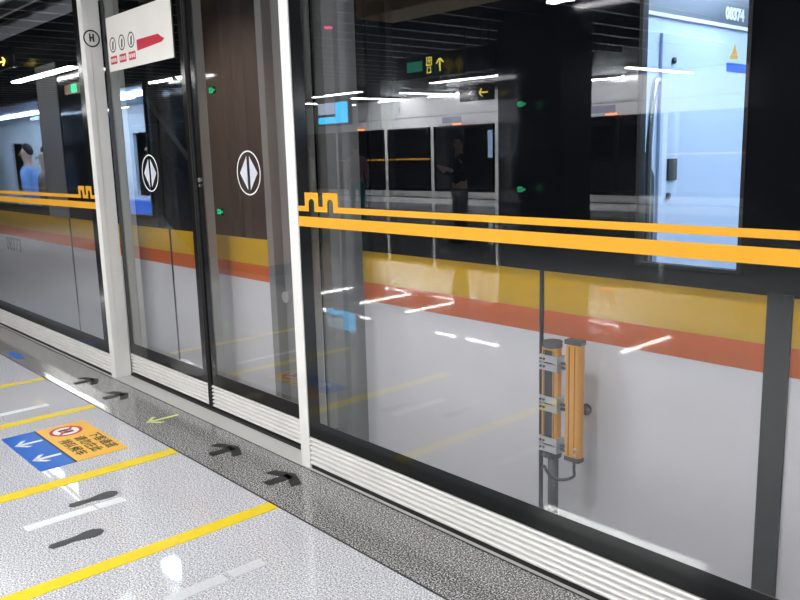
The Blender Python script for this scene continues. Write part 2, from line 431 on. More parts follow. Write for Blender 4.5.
carB = car(-2.965, 9.0, 'train car behind the right screen with the pale lit window numbered 08374', [(-1.495, -1.125, 1.105, 2.10)], (2, YT, 0))
# grey panel between saloon window and door of left car
box('grey_panel', -7.27, -6.80, YT - 0.006, YT - 0.0005, ZK0, 2.3, mat('panel_grey', (.20, .205, .215, 1), 0.3), carA)
# seams of the door leaves
for x, t in ((-6.815, carA), (-4.985, carA), (-1.888, carB)):
    tube('door_seam', smoothpts([(x, YT - 0.001, ZK0), (x, YT - 0.001, 0.5), (x, YT - 0.001, -0.1)], 4), 0.009 if t is carB else 0.007, M_rubber, t)
box('door_centre_seal', -1.033, -0.96, YT - 0.012, YT - 0.0005, -0.1, ZK0 + 0.01, M_rubber, carB)
box('door_centre_seal', -5.95, -5.87, YT - 0.012, YT - 0.0005, -0.1, ZK0 + 0.01, M_dgrey, carA)
box('door_sill', -1.885, -0.1, YT - 0.010, YT - 0.0005, 0.0, 0.03, M_steel, carB)
# car numbers
text('car_number', '08373', 0.19, fr(-8.42, YT - 0.0002, 0.72), 0.001, M_dgrey, carA, bold=0.002)
# ends
box('end_panel', -3.80, -3.74, YT + 0.0, 5.0, ZB0, ZTOP, M_bellow, carA)
box('end_panel', -3.025, -2.965, YT + 0.0, 5.0, ZB0, ZTOP, M_bellow, carB)
gw = thing('gangway_bellows', 'grey gangway bellows joining the two train cars behind the narrow post', 'gangway', (-3.38, 2.46, 0))
bm = bmesh.new()
N = 5; xa, xb = -3.735, -3.03
for k in range(N):
    a = xa + (xb - xa) * k / N; b = xa + (xb - xa) * (k + 1) / N
    P = [(a, 2.475), (a + 0.02, 2.445), (b - 0.02, 2.445), (b, 2.475), (b, 2.52), (a, 2.52)]
    lo = [bm.verts.new((x, y, -0.7)) for x, y in P]; hi = [bm.verts.new((x, y, 2.6)) for x, y in P]
    bm.faces.new(lo); bm.faces.new(hi[::-1])
    for i in range(6): bm.faces.new((lo[i], lo[(i + 1) % 6], hi[(i + 1) % 6], hi[i]))
finish('folds', bm, M_bellow, gw)
bm = bmesh.new(); tube_into(bm, [(-3.70, 2.444, 0.735), (-3.70, 2.43, 0.735)], 0.032, 20)
finish('locking_cap', bm, M_clamp, gw)

# cab partition of right car, seen through the window
CW = -1.6
part = carB
def cbox(name, x0, x1, y0, y1, z0, z1, m_, p=part, bevel=0): return box(name, x0, x1, y0, y1, z0, z1, m_, p, bevel)
cbox('cab_wall', CW - 0.04, CW, 2.46, 5.04, 0.0, 1.955, M_inner)
cbox('upper_sheet', CW - 0.03, CW + 0.01, 2.46, 5.04, 1.968, 2.29, mat('upper_grey', (.10, .12, .15, 1), .3))
cbox('white_rail', CW - 0.03, CW + 0.012, 2.46, 5.04, 1.955, 1.968, M_film)
dr_ = cbox('cab_door', CW, CW + 0.012, 2.70, 3.16, 0.02, 1.90, M_inner, bevel=0.003)
cbox('lock_plate', CW + 0.012, CW + 0.02, 2.755, 2.815, 1.375, 1.455, M_dgrey)
tube('key_hole', [(CW + 0.012, 2.765, 1.318), (CW + 0.02, 2.765, 1.318)], 0.012, M_dgrey, part)
tube('key_hole', [(CW + 0.012, 2.775, 1.808), (CW + 0.02, 2.775, 1.808)], 0.012, M_dgrey, part)
tube('hand_rail', smoothpts([(CW + 0.012, 2.68, 1.735), (CW + 0.04, 2.62, 1.73), (CW + 0.05, 2.585, 1.69), (CW + 0.05, 2.565, 1.5), (CW + 0.05, 2.565, 1.05), (CW + 0.01, 2.565, 1.0)], 6), 0.011, M_steel, part)
for zz, m_ in ((1.842, M_stripe),):
    prism('warning_sign', [[(3.245, 1.86), (3.29, 1.86), (3.268, 1.90)]], (Vector((CW + 0.0005, 0, 0)), Y, Z, X), 0.0015, M_stripe, part)
    cbox('warning_label', CW + 0.0005, CW + 0.0018, 3.235, 3.295, 1.842, 1.857, M_stripe)
cbox('blue_strip', CW + 0.0005, CW + 0.0018, 3.205, 3.42, 1.79, 1.825, M_blue)
text('car_number', '08374', 0.062, fr(CW + 0.0105, 3.235, 2.008, '+X'), 0.002, M_film, part, bold=0.003)
# dark wedge-shaped sheet beside the door inside
prism('dark_wedge', [[(2.462, 1.67), (2.667, 1.395), (2.672, 0.1), (2.462, 0.1)]], (Vector((CW + .002, 0, 0)), Y, Z, X), 0.012, M_dgrey, part)
# saloon lights
def slight(x0, x1, y, car_):
    d = box('saloon_light', x0, x1, y - 0.09, y + 0.09, 2.27, 2.295, E_train, car_)
    q = box('light_tray', x0 - .02, x1 + .02, y - 0.11, y + 0.11, 2.295, 2.30, M_inner2, None); sub(q, d)
slight(-1.45, 0.6, 2.95, carB)
slight(-1.45, 0.6, 4.1, carB)
slight(-18.0, -13.0, 3.0, carA)
slight(-12.6, -9.8, 3.0, carA)
slight(-18.0, -13.0, 4.3, carA)
slight(-12.6, -9.8, 4.3, carA)
slight(-9.6, -7.2, 3.0, carA)
slight(-6.9, -4.4, 3.0, carA)
slight(-9.6, -7.2, 4.2, carA)
# left car furnishings
seat = carA
box('seat_pan', -16.0, -10.0, 4.5, 5.04, 0.38, 0.45, M_blue, seat, bevel=0.01)
box('seat_back', -16.0, -10.0, 4.95, 5.04, 0.45, 0.95, M_blue, seat, bevel=0.01)
hp = carA
tube('grab_pole', [(-8.0, 3.7, 0.0), (-8.0, 3.7, 2.29)], 0.018, M_steel, hp)
ad = carA
box('advert_panel', -9.02, -8.98, 3.25, 3.75, 1.38, 1.8, emis('advert_glow', (0.12, 0.35, 0.9, 1), 0.8), ad)
box('advert_frame', -9.04, -9.02, 3.22, 3.78, 1.35, 1.83, M_steel, ad)
# dark plug knob on the body of right car
tube('plug', [(-1.677, YT - 0.0005, 0.55), (-1.677, YT - 0.015, 0.55), (-1.677, YT - 0.03, 0.55)], 0.016, mat('brown_plug', (.06, .03, .02, 1), .5), carB, 16, [0.022, 0.02, 0.012])

# ------------------------------------------------------------------ safety light curtain in the gap
LC = 2.285
lc = thing('light_curtain_sensor', 'pair of orange sensor bars clamped on a dark pole behind the right screen', 'sensor', (-1.745, LC, 0))
def housing(x, z0, z1, w, y, name, parent):
    pr = [(-w / 2, -.024), (-w / 2 + .007, -.031), (w / 2 - .007, -.031), (w / 2, -.024), (w / 2, -.002), (w / 2 - .005, .003), (-w / 2 + .005, .003), (-w / 2, -.002)]
    bm = bmesh.new()
    prism_into(bm, pr, (Vector((x, y, z0)), X, Y, Z), z1 - z0)
    bmesh.ops.recalc_face_normals(bm, faces=bm.faces)
    return finish(name, bm, M_gold, parent)
housing(-1.742, 0.405, 0.80, 0.072, LC, 'housing', lc)
box('lens_window', -1.759, -1.725, LC - 0.034, LC - 0.0305, 0.42, 0.79, M_lens, lc)
boxes('housing_groove', [(-1.766, -1.763, LC - .0318, LC - .0308, .41, .79), (-1.720, -1.717, LC - .0318, LC - .0308, .41, .79)], M_dgrey, lc)
for z0, z1 in ((0.80, 0.822), (0.385, 0.405)):
    bm = bmesh.new(); tube_into(bm, [(-1.742, LC - .008, z0), (-1.742, LC - .008, z1)], 0.036, 10); finish('end_cap', bm, M_dgrey, lc)
for zc in (0.745, 0.592, 0.437):
    boxes('clamp', [(-1.779, -1.706, LC - 0.040, LC - 0.0342, zc + .003, zc + .028), (-1.779, -1.706, LC - 0.040, LC - 0.0342, zc - .028, zc - .003),
                    (-1.779, -1.7785, LC - 0.040, LC + 0.006, zc - .028, zc + .028), (-1.7055, -1.698, LC - 0.040, LC + 0.006, zc - .028, zc + .028)], M_clamp, lc, bevel=0.001)
    for dz in (-.014, .014):
        for dx in (-.028, -.013): tube('screw', [(-1.742 + dx, LC - 0.040, zc + dz), (-1.742 + dx, LC - 0.045, zc + dz)], 0.0045, M_dgrey, lc, 8)
    boxes('link_bar', [(-1.702, -1.672, LC - 0.02, LC - 0.008, zc - .002, zc + .006), (-1.702, -1.672, LC - 0.02, LC - 0.008, zc - .018, zc - .010)], M_dgrey, lc)
tube('pole', [(-1.742, LC, 0.02), (-1.742, LC, 0.39)], 0.020, M_pole, lc, 16)
tube('base_flange', [(-1.742, LC, 0.0), (-1.742, LC, 0.02)], 0.042, M_pole, lc, 20)
lb = lc
housing(-1.640, 0.412, 0.825, 0.064, LC, 'bar_housing', lc)
boxes('housing_groove', [(-1.655, -1.650, LC - .0318, LC - .0308, .415, .82), (-1.630, -1.627, LC - .0318, LC - .0308, .415, .82)], mat('orange_groove', srgb(120, 70, 20), .5), lb)
boxes('end_cap', [(-1.674, -1.606, LC - .033, LC + .005, .825, .843), (-1.672, -1.608, LC - .032, LC + .004, .394, .412)], M_dgrey, lb, bevel=0.003)
for dz in (.425, .447): tube('screw', [(-1.622, LC - .031, dz), (-1.622, LC - .035, dz)], 0.006, M_clamp, lb, 10)
tube('cable', smoothpts([(-1.640, LC - .012, 0.396), (-1.640, LC - .012, 0.36), (-1.652, LC, 0.325), (-1.69, LC - .03, 0.312), (-1.742, LC - .03, 0.322), (-1.785, LC, 0.33), (-1.802, LC, 0.29), (-1.798, LC, 0.2), (-1.785, LC, 0.10), (-1.775, LC, 0.01)], 6), 0.0055, M_dgrey, lb, 8)

# ------------------------------------------------------------------ floor markings
FZ = 0.0006
def floor_thing(name, L, m_, label, cat, group=None, h=0.0012):
    o = boxes(name, [(a, b, c, d, FZ, FZ + h) for a, b, c, d in L], m_)
    return tag(o, label, cat, group)
for x0, x1, lab in ((-2.89, -2.81, 'yellow floor tape nearest the camera, right of the footprints'), (-3.835, -3.745, 'yellow floor tape between the footprints and the blue and yellow floor sign'),
                    (-4.93, -4.85, 'yellow floor tape just beyond the blue and yellow floor sign'), (-5.845, -5.775, 'farthest yellow floor tape, near the left edge')):
    floor_thing('floor_tape', [(x0, x1, 0.45, 1.755)], M_yel, lab, 'floor line', 'yellow queue lines on the floor')
M_wstrip = mat('white_strip', (.78, .80, .82, 1), 0.3, var=(60, .12))  # short white strips laid flat on the floor, slightly uneven in tone
floor_thing('white_floor_strip', [(-3.425, -3.365, 0.885, 1.18), (-3.425, -3.365, 1.187, 1.31)], M_wstrip, 'short white floor strip beside the pair of dark footprints', 'floor line', 'short white strips on the floor')
floor_thing('white_floor_strip', [(-5.165, -5.105, 1.0, 1.56)], M_wstrip, 'short white floor strip between the two farthest yellow lines', 'floor line', 'short white strips on the floor')
M_faint = mat('faint_white_strip', (.62, .63, .66, 1), 0.3, var=(120, .3))
floor_thing('white_floor_strip', [(-2.485, -2.425, 1.06, 1.29), (-2.485, -2.425, 1.31, 1.45)], M_faint, 'faint mottled white floor strip nearest the camera', 'floor line', 'short white strips on the floor')
def poly_floor(name, P, m_, label, cat, group=None, z=FZ, h=0.0012, parent=None):
    o = prism(name, P, (Vector((0, 0, z)), X, Y, Z), h, m_, parent)
    return tag(o, label, cat, group) if label else o
M_foot = mat('footprint_grey', (.07, .07, .08, 1), 0.35)
def footprint(x, y, s, label):
    # sole outline, toe towards +y
    sole = [(-.022, -.10), (.0, -.112), (.024, -.10), (.026, -.055), (.020, -.02), (.028, .015), (.040, .055), (.036, .088), (.012, .110), (-.018, .106), (-.038, .078), (-.038, .045), (-.026, .01), (-.020, -.03), (-.024, -.06)]
    P = [(x + s * a, y + b) for a, b in sole]
    return poly_floor('footprint', [P], M_foot, label, 'floor mark', 'dark footprints on the floor')
footprint(-3.49, 1.21, -1, 'dark footprint touching the short white floor strip')
footprint(-3.155, 1.01, 1, 'dark footprint standing apart below the white floor strip')
def arrow_pieces(L, W, stem, head, th, d=1):
    """shaft and two barbs of an arrow pointing up"""
    b = [[(-stem / 2, -L / 2), (stem / 2, -L / 2), (stem / 2, L / 2 - th * .6), (-stem / 2, L / 2 - th * .6)]]
    for s_ in (-1, 1):
        b.append([(0, L / 2), (s_ * W / 2, L / 2 - head), (s_ * W / 2, L / 2 - head - th), (0, L / 2 - th)])
    return b
def arrow(x, y, L, W, d, stem=0.028, head=0.055, th=.03):
    return [[(x + d * a, y + d * b) for a, b in p] for p in arrow_pieces(L, W, stem, head, th)]
M_darrow = mat('dark_arrow_film', (.022, .022, .024, 1), .45)
for x, lab in ((-3.60, 'dark arrow on the dark stone below the right sliding door'), (-3.07, 'dark arrow on the dark stone in front of the narrow white post'),
               (-5.0, 'dark arrow on the dark stone by the left sliding door'), (-5.5, 'dark arrow on the dark stone in front of the broad white post')):
    poly_floor('floor_arrow', arrow(x, 1.94, 0.17, 0.23, 1, 0.06, 0.05, .055), M_darrow, lab, 'floor arrow', 'arrows on the dark stone strip')
poly_floor('floor_arrow', arrow(-4.335, 1.945, 0.20, 0.13, -1, 0.022, 0.06, .026), mat('pale_green_film', srgb(222, 232, 150), .4), 'pale yellow green arrow on the dark stone pointing away from the doors', 'floor arrow', 'arrows on the dark stone strip')
# blue and yellow floor sign
fs = thing('floor_sign', 'blue and yellow floor sign with white arrows and a no entry symbol', 'floor sign', (-4.335, 1.37, 0))
def fb(name, a, b, c, d, z0, z1, m_): return box(name, a, b, c, d, z0, z1, m_, fs)
fb('blue_panel', -4.66, -4.01, 1.145, 1.318, FZ, .002, M_blue)
fb('yellow_panel', -4.66, -4.01, 1.328, 1.60, FZ, .002, M_amb)
fb('black_divider', -4.66, -4.01, 1.318, 1.328, FZ, .002, M_ink)
for x in (-4.475, -4.185):
    prism('white_arrow', arrow(x, 1.235, 0.145, 0.12, -1, 0.026, 0.05, .026), (Vector((0, 0, .002)), X, Y, Z), .0006, M_film, fs)
FR = (Vector((-4.53, 1.455, .002)), X, Y, Z)
bm = bmesh.new(); ring(bm, (0, 0), 0.072, 0.001, FR, 0.0004); finish('symbol_disc', bm, M_film, fs)
bm = bmesh.new(); ring(bm, (0, 0), 0.088, 0.070, FR, 0.0006)
prism_into(bm, [(-.055, .045), (-.045, .055), (.055, -.045), (.045, -.055)], (FR[0] + Z * .0006, X, Y, Z), .0004)
finish('red_ring', bm, M_red, fs)
bm = bmesh.new(); bx(bm, -4.565, -4.535, 1.42, 1.49, .0024, .0028); bx(bm, -4.525, -4.495, 1.42, 1.49, .0024, .0028)
finish('door_pictogram', bm, M_ink, fs)
for s, yy in (('下客通道', 1.545), ('请勿在此', 1.465), ('排队候车', 1.385)):
    text('lettering', s, 0.068, (Vector((-4.235, yy, .002)), X, Y, Z), .0006, M_ink, fs, bold=0.001, sx=1.1)
# flat blue patch at far left on dark stone
poly_floor('floor_patch', [[(-6.85, 1.80), (-6.55, 1.80), (-6.55, 1.86), (-6.85, 1.86)]], M_blue, 'small blue patch on the dark stone at the left edge', 'floor sticker')

# ------------------------------------------------------------------ station behind the camera (seen mirrored)
def tube_light(x0, x1, y0, y1, z, label, w_=0.05):
    cx, cy = (x0 + x1) / 2, (y0 + y1) / 2
    t = thing('linear_light', label, 'ceiling light', (cx, cy, z), 'slim linear ceiling lights')
    if abs(x1 - x0) > abs(y1 - y0):
        box('diffuser', x0, x1, cy - w_, cy + w_, z - 0.02, z, E_tube, t); box('light_body', x0 - .02, x1 + .02, cy - w_ - .01, cy + w_ + .01, z, z + 0.07, M_char, t)
    else:
        box('diffuser', cx - w_, cx + w_, y0, y1, z - 0.02, z, E_tube, t); box('light_body', cx - w_ - .01, cx + w_ + .01, y0 - .02, y1 + .02, z, z + 0.07, M_char, t)
    for s in (-.6, .6):
        px, py = (cx + s, cy) if abs(x1 - x0) > abs(y1 - y0) else (cx, cy + s)
        tube('hanger', [(px, py, z + .07), (px, py, 3.78)], 0.006, M_char, t, 6)
for x in (-16.1, -12.05):
    tube_light(x, x + 1.8, -7.3, -7.3, 2.9, 'linear ceiling light in the far row along the platform')
for x in (-18.1, -16.0, -14.2, -10.3, -8.2, -4.3):
    tube_light(x, x, -10.15, -8.4, 2.9, 'linear ceiling light square to the opposite screen doors')
for x in (-14.2, -5.04):
    tube_light(x, x + 1.8, -2.1, -2.1, 2.9, 'linear ceiling light in the middle row along the platform')
for x in (-15.0, -3.8, -1.0, 1.8):
    tube_light(x, x + 2.7, -0.2, -0.2, 2.9, 'linear ceiling light in the row nearest the sliding doors', 0.07)
for x in (-22.5, 2.0):
    tube_light(x, x + 1.8, -4.2, -4.2, 2.9, 'linear ceiling light above the platform centre')

for x0, x1, lab in ((-17.5, -16.6, 'left of the display'), (-15.5, -14.45, 'above the door indicator'), (-12.9, -11.8, 'behind the charcoal column'), (-10.9, -9.7, 'right of the charcoal column')):
    t = thing('wall_washer', 'short bright light washing the opposite header, ' + lab, 'ceiling light', (x0, -10.5, 3.0), 'wall washers over the opposite header')
    box('diffuser', x0, x1, -10.60, -10.52, 2.94, 2.97, E_wash, t); box('light_body', x0, x1, -10.51, -10.48, 2.94, 3.02, M_char, t)
for x, y, lab in ((-9.2, 0.7, 'before the brown column'), (-6.2, -0.6, 'outside the broad white post'), (-3.6, 0.2, 'over the yellow floor tapes'), (-1.2, 0.0, 'nearest the camera')):  # spot lamps added to brighten the brown column and the near platform
    t = thing('fillspot', 'added ceiling downlight ' + lab, 'ceiling light', (x, y, 4.35), 'added ceiling fill spots')
    tube('fill_can', [(x, y, 4.05), (x, y, 4.35)], 0.10, M_char, t, 20)
    ld = bpy.data.lights.new('lamp', 'SPOT'); ld.energy = 110; ld.spot_size = math.radians(140); ld.spot_blend = .6; ld.shadow_soft_size = .07; ld.color = (1, .99, .97)
    lo = bpy.data.objects.new('lamp', ld); COL.objects.link(lo); lo.parent = t; lo.location = (0, 0, -.34)
# opposite platform screens (mirror image of this side), plainer
YO = -10.94
op = thing('opposite_screen_header', 'pale header band above the opposite screen doors', 'header', (-14, YO, 2.2))
for k in range(9):
    x = -30 + k * 4.2
    box('header_panel', x, x + 4.17, YO - 0.25, YO, 2.20, 2.46, M_panel, op); box('upper_panel', x, x + 4.17, YO - 0.25, YO, 2.48, 3.0, M_panel, op)
for x in (-18.8, -14.85, -10.2):
    box('door_indicator', x - .14, x + .14, YO, YO + 0.03, 2.205, 2.245, E_red, op)
boxes('route_map', [(-15.4, -14.7, YO + .0005, YO + .004, 2.26, 2.42), (-10.9, -10.1, YO + .0005, YO + .004, 2.26, 2.42)], mat('map_print', (.35, .36, .5, 1), .4, var=(30, .5)), op)
text('lettering', '1', .2, fr(-17.1, YO + .0005, 2.70, '+Y'), .003, M_ink, op)
def opp_screen(x0, x1, door, label):
    t = thing('opposite_sliding_door' if door else 'opposite_fixed_screen', label, 'sliding door' if door else 'glass screen', ((x0 + x1) / 2, YO, 0), 'screens on the opposite platform edge')
    box('glass_pane', x0 + .05, x1 - .05, YO - .012, YO, 0.2, 2.19, M_glass, t)
    boxes('black_border', [(x0 + .05, x1 - .05, YO + .0003, YO + .0015, .2, .29), (x0 + .05, x0 + .14, YO + .0003, YO + .0015, .29, 2.19), (x1 - .14, x1 - .05, YO + .0003, YO + .0015, .29, 2.19)], M_black, t)
    ridged('kick_plate', x0 + .05, x1 - .05, YO + .004, 0.02, 0.195, t, 5, -1)
    boxes('side_post', [(x0, x0 + .05, YO - .05, YO + .01, 0, 2.2), (x1 - .05, x1, YO - .05, YO + .01, 0, 2.2)], M_white, t)
    if not door: box('amber_stripe', x0 + .05, x1 - .05, YO + .002, YO + .0035, 1.185, 1.231, M_stripe, t)
    else: box('leaf_edge', (x0 + x1) / 2 - .06, (x0 + x1) / 2 + .06, YO + .002, YO + .012, .2, 2.19, M_black, t)
xs = [(-22.3, -20.0, 1), (-20.0, -17.7, 0), (-17.7, -15.8, 0), (-15.8, -13.5, 1), (-13.5, -11.2, 0), (-11.2, -8.9, 1), (-8.9, -6.6, 0), (-6.6, -4.3, 1), (-4.3, -2.0, 0)]
names = ['far left', 'second from the left', 'beside the person in teal trousers', 'behind the dark coated person', 'behind the charcoal column', 'to the right of the charcoal column', 'near the display case', 'toward the right end', 'at the right end']
for (a, b, d), nm in zip(xs, names): opp_screen(a, b, d, ('sliding doors' if d else 'fixed glass screen') + ' on the opposite platform edge, ' + nm)
# light box on the tunnel wall beyond
lbx = thing('advert_lightbox', 'blue and white advert lightbox beyond the opposite screen doors', 'advert', (-17.3, -14, 1.5))
box('lightbox_face', -18.3, -16.7, -15.97, -15.94, 1.3, 2.2, E_post, lbx); box('lightbox_case', -18.35, -16.65, -16.02, -15.97, 1.25, 2.25, M_char, lbx)

# columns
def column(x0, x1, y0, y1, m_, label):
    t = thing('platform_column', label, 'column', ((x0 + x1) / 2, (y0 + y1) / 2, 0))
    boxes('cladding', [(x0, x1, y0, y1, 0.14, 4.35)], m_, t, bevel=0.01)
    box('plinth', x0 + .01, x1 - .01, y0 + .01, y1 - .01, 0.0, 0.14, M_steel, t)
    return t
c1 = column(-8.25, -7.09, -5.75, -5.0, M_char, 'wide charcoal column with two green exit signs, mirrored in the right screen')
c3 = column(-4.42, -3.26, -5.75, -5.0, M_char, 'second charcoal column, mirrored at the right edge of the right screen')
c2 = column(-10.31, -8.66, -1.5, -1.0, M_bronze, 'brown clad column mirrored in the right sliding door leaf')
def esign(x, y, z, face, label):
    t = thing('exit_sticker', label, 'exit sign', (x, y, z), 'small green exit signs')
    F = fr(x, y, z, face)
    prism('backing', [[(-.09, -.045), (.09, -.045), (.09, .045), (-.09, .045)]], F, 0.004, M_char, t)
    F2 = (F[0] + F[3] * .004, F[1], F[2], F[3])
    prism('glow_symbol', [[(-.02, -.035), (.075, -.035), (.075, -.022), (-.02, -.022)], [(-.02, .022), (.075, .022), (.075, .035), (-.02, .035)], [(-.02, -.022), (0, -.022), (0, .022), (-.02, .022)], [(.055, -.022), (.075, -.022), (.075, .022), (.055, .022)], [(.02, -.018), (.036, -.018), (.036, .018), (.02, .018)], [(-.08, 0), (-.045, -.02), (-.045, .02)]], F2, 0.002, E_green, t)
esign(-7.78, -4.996, 2.17, '+Y', 'upper green exit sign on the front of the charcoal column')
esign(-7.78, -4.996, 0.93, '+Y', 'lower green exit sign on the front of the charcoal column')
esign(-9.81, -0.996, 2.40, '+Y', 'upper green exit sign on the brown column')
esign(-9.81, -0.996, 0.79, '+Y', 'lower green exit sign on the brown column')

def hang(t, xs_, y, z0):
    for x in xs_: tube('hanger', [(x, y, z0), (x, y, 3.78)], 0.012, M_char, t, 8)
hs = thing('hanging_exit_sign', 'hanging black exit sign with green panel, characters and up arrow', 'exit sign', (-9.6, -5, 2.75))
box('sign_case', -10.5, -8.3, -5.06, -5.0, 2.72, 3.08, M_char, hs, bevel=.005)
box('green_panel', -10.25, -9.88, -4.999, -4.996, 2.83, 2.99, emis('green_panel_glow', (.06, .45, .28, 1), .9), hs)
text('lettering', '出', .17, (Vector((-9.72, -4.999, 2.955)), -X, Z, Y), .003, E_yel, hs)
text('lettering', '口', .12, (Vector((-9.72, -4.999, 2.82)), -X, Z, Y), .003, E_yel, hs)
prism('up_arrow', arrow_pieces(.21, .16, .022, .065, .03), (Vector((-9.47, -4.999, 2.90)), X, Z, Y), .003, E_yel, hs)
hang(hs, (-10.2, -8.6), -5.03, 3.08)
ARR = [[(-b, a) for a, b in p] for p in arrow_pieces(.20, .13, .02, .055, .028)]
h2 = thing('hanging_arrow_sign', 'hanging black sign with a small yellow left arrow', 'direction sign', (-8.6, -4.9, 2.3))
box('sign_case', -8.95, -8.27, -4.96, -4.9, 2.27, 2.50, M_char, h2, bevel=.004)
prism('arrow', ARR, (Vector((-8.45, -4.899, 2.385)), X * .9, Z * .9, Y), .003, E_yel, h2); hang(h2, (-8.85, -8.35), -4.93, 2.50)
h3 = thing('hanging_arrow_sign', 'hanging black sign with a yellow right arrow mirrored at the top left', 'direction sign', (-14.4, .3, 3))
box('sign_case', -15.6, -13.4, .24, .3, 2.98, 3.28, M_char, h3, bevel=.004)
prism('arrow', [[(-a * 1.3, b * 1.1) for a, b in p][::-1] for p in ARR], (Vector((-13.95, .301, 3.10)), X * 1.6, Z * .9, Y), .003, E_yel, h3); hang(h3, (-15.3, -13.7), .27, 3.28)
h4 = thing('hanging_exit_box', 'small hanging green exit box mirrored in the left screen', 'exit sign', (-14.6, -1, 2.8))
box('sign_case', -14.95, -14.35, -1.05, -1.0, 2.70, 2.86, M_bronze, h4); box('green_panel', -14.62, -14.37, -.999, -.996, 2.71, 2.85, E_green, h4); hang(h4, (-14.9, -14.4), -1.03, 2.86)
dsx = thing('display_screen', 'hanging blue and white information display above the platform', 'display', (-12.35, -5, 2.1))
box('screen_case', -12.85, -11.86, -5.08, -5.0, 2.06, 2.52, M_char, dsx, bevel=.006)
box('blue_half', -12.27, -11.9, -4.999, -4.996, 2.10, 2.48, E_blue, dsx)
box('pale_picture', -12.81, -12.28, -4.999, -4.996, 2.27, 2.48, E_pale, dsx)
box('lower_caption', -12.81, -12.28, -4.999, -4.996, 2.10, 2.22, E_blue, dsx); hang(dsx, (-12.7, -12.0), -5.04, 2.52)
# red indicator high up
ri = thing('indicator_lamp', 'small red indicator lamp high behind the right screen', 'lamp', (-7.6, -1.6, 3))
tube('lens', [(-7.9, -1.6, 2.98), (-7.9, -1.6, 3.0)], .05, emis('red_glow', (1, .05, .15, 1), 3), ri, 16); tube('housing', [(-7.9, -1.6, 3.0), (-7.9, -1.6, 3.78)], .07, M_char, ri, 16)
# escalator with dark cladding
es = thing('escalator', 'dark clad escalator with slim handrails mirrored in the left sliding door', 'escalator', (-12, -2, 0))
def slab(name, x0, x1, y0, y1, h0, h1, t0, m_):
    bm = bmesh.new()
    for y in (y0,):
        prism_into(bm, [(x0, h0), (x1, h1), (x1, h1 + t0), (x0, h0 + t0)], (Vector((0, y, 0)), X, Z, Y), y1 - y)
    return finish(name, bm, m_, es)
slab('side_cladding', -12.2, -10.4, -1.7, -1.62, 1.0, 0.0, 1.0, M_char)
slab('side_cladding', -12.2, -10.4, -1.08, -1.0, 1.0, 0.0, 1.0, M_char)
slab('step_band', -12.2, -10.4, -1.62, -1.08, .9, 0.0, .25, M_dgrey)
slab('hand_rail', -12.2, -10.4, -1.07, -1.0, 2.62, 1.30, .02, M_profile); slab('hand_rail', -12.2, -10.4, -1.7, -1.63, 2.75, 1.65, .05, M_dprofile)

# the station is a quarter larger than first set out: spread it about the mirrored eye line
def spread(t, zs=None):
    k = 1.25
    T = Matrix(((k, 0, 0, 0), (0, k, 0, -1.26), (0, 0, k, 1.5 - k * 1.5), (0, 0, 0, 1)))
    if zs: T[2][2] = zs; T[2][3] = 0
    new = T @ t.location
    for c in t.children:
        c.data.transform(T)
        c.matrix_parent_inverse = Matrix.Translation(-new)
    t.location = new
for t in [o for o in list(COL.objects) if o.parent is None and o.type == 'EMPTY']:
    n = t.name.split('.')[0]
    if n in ('linear_light', 'hanging_exit_sign', 'hanging_arrow_sign', 'hanging_exit_box', 'display_screen', 'wall_washer', 'indicator_lamp', 'opposite_screen_header', 'advert_lightbox'): spread(t)
    elif n == 'exit_sticker' and t.location.y < -3: spread(t)
    elif n in ('opposite_sliding_door', 'opposite_fixed_screen'): spread(t, 2.375 / 2.2)
    elif t in (c1, c3): spread(t, 1.0)

# ------------------------------------------------------------------ people
def skinned(name, verts, edges, radii, material, parent=None, root=0, sub_=1):
    me = bpy.data.meshes.new(name); me.from_pydata(verts, edges, []); me.update()
    o = bpy.data.objects.new(name, me); COL.objects.link(o)
    s = o.modifiers.new('skin', 'SKIN')
    for i, r in enumerate(radii):
        me.skin_vertices[0].data[i].radius = r if isinstance(r, tuple) else (r, r)
        me.skin_vertices[0].data[i].use_root = (i == root)
    ss = o.modifiers.new('sub', 'SUBSURF'); ss.levels = sub_; ss.render_levels = sub_
    dg = bpy.context.evaluated_depsgraph_get(); dg.update()
    me2 = bpy.data.meshes.new_from_object(o.evaluated_get(dg)); bpy.data.objects.remove(o)
    me2.materials.clear(); me2.materials.append(material)
    for p in me2.polygons: p.use_smooth = True
    o2 = bpy.data.objects.new(name, me2); COL.objects.link(o2)
    if parent: o2.parent = parent
    return o2
M_skin = mat('skin', (.55, .34, .25, 1), .5); M_hair = mat('black_hair', (.012, .01, .01, 1), .5)
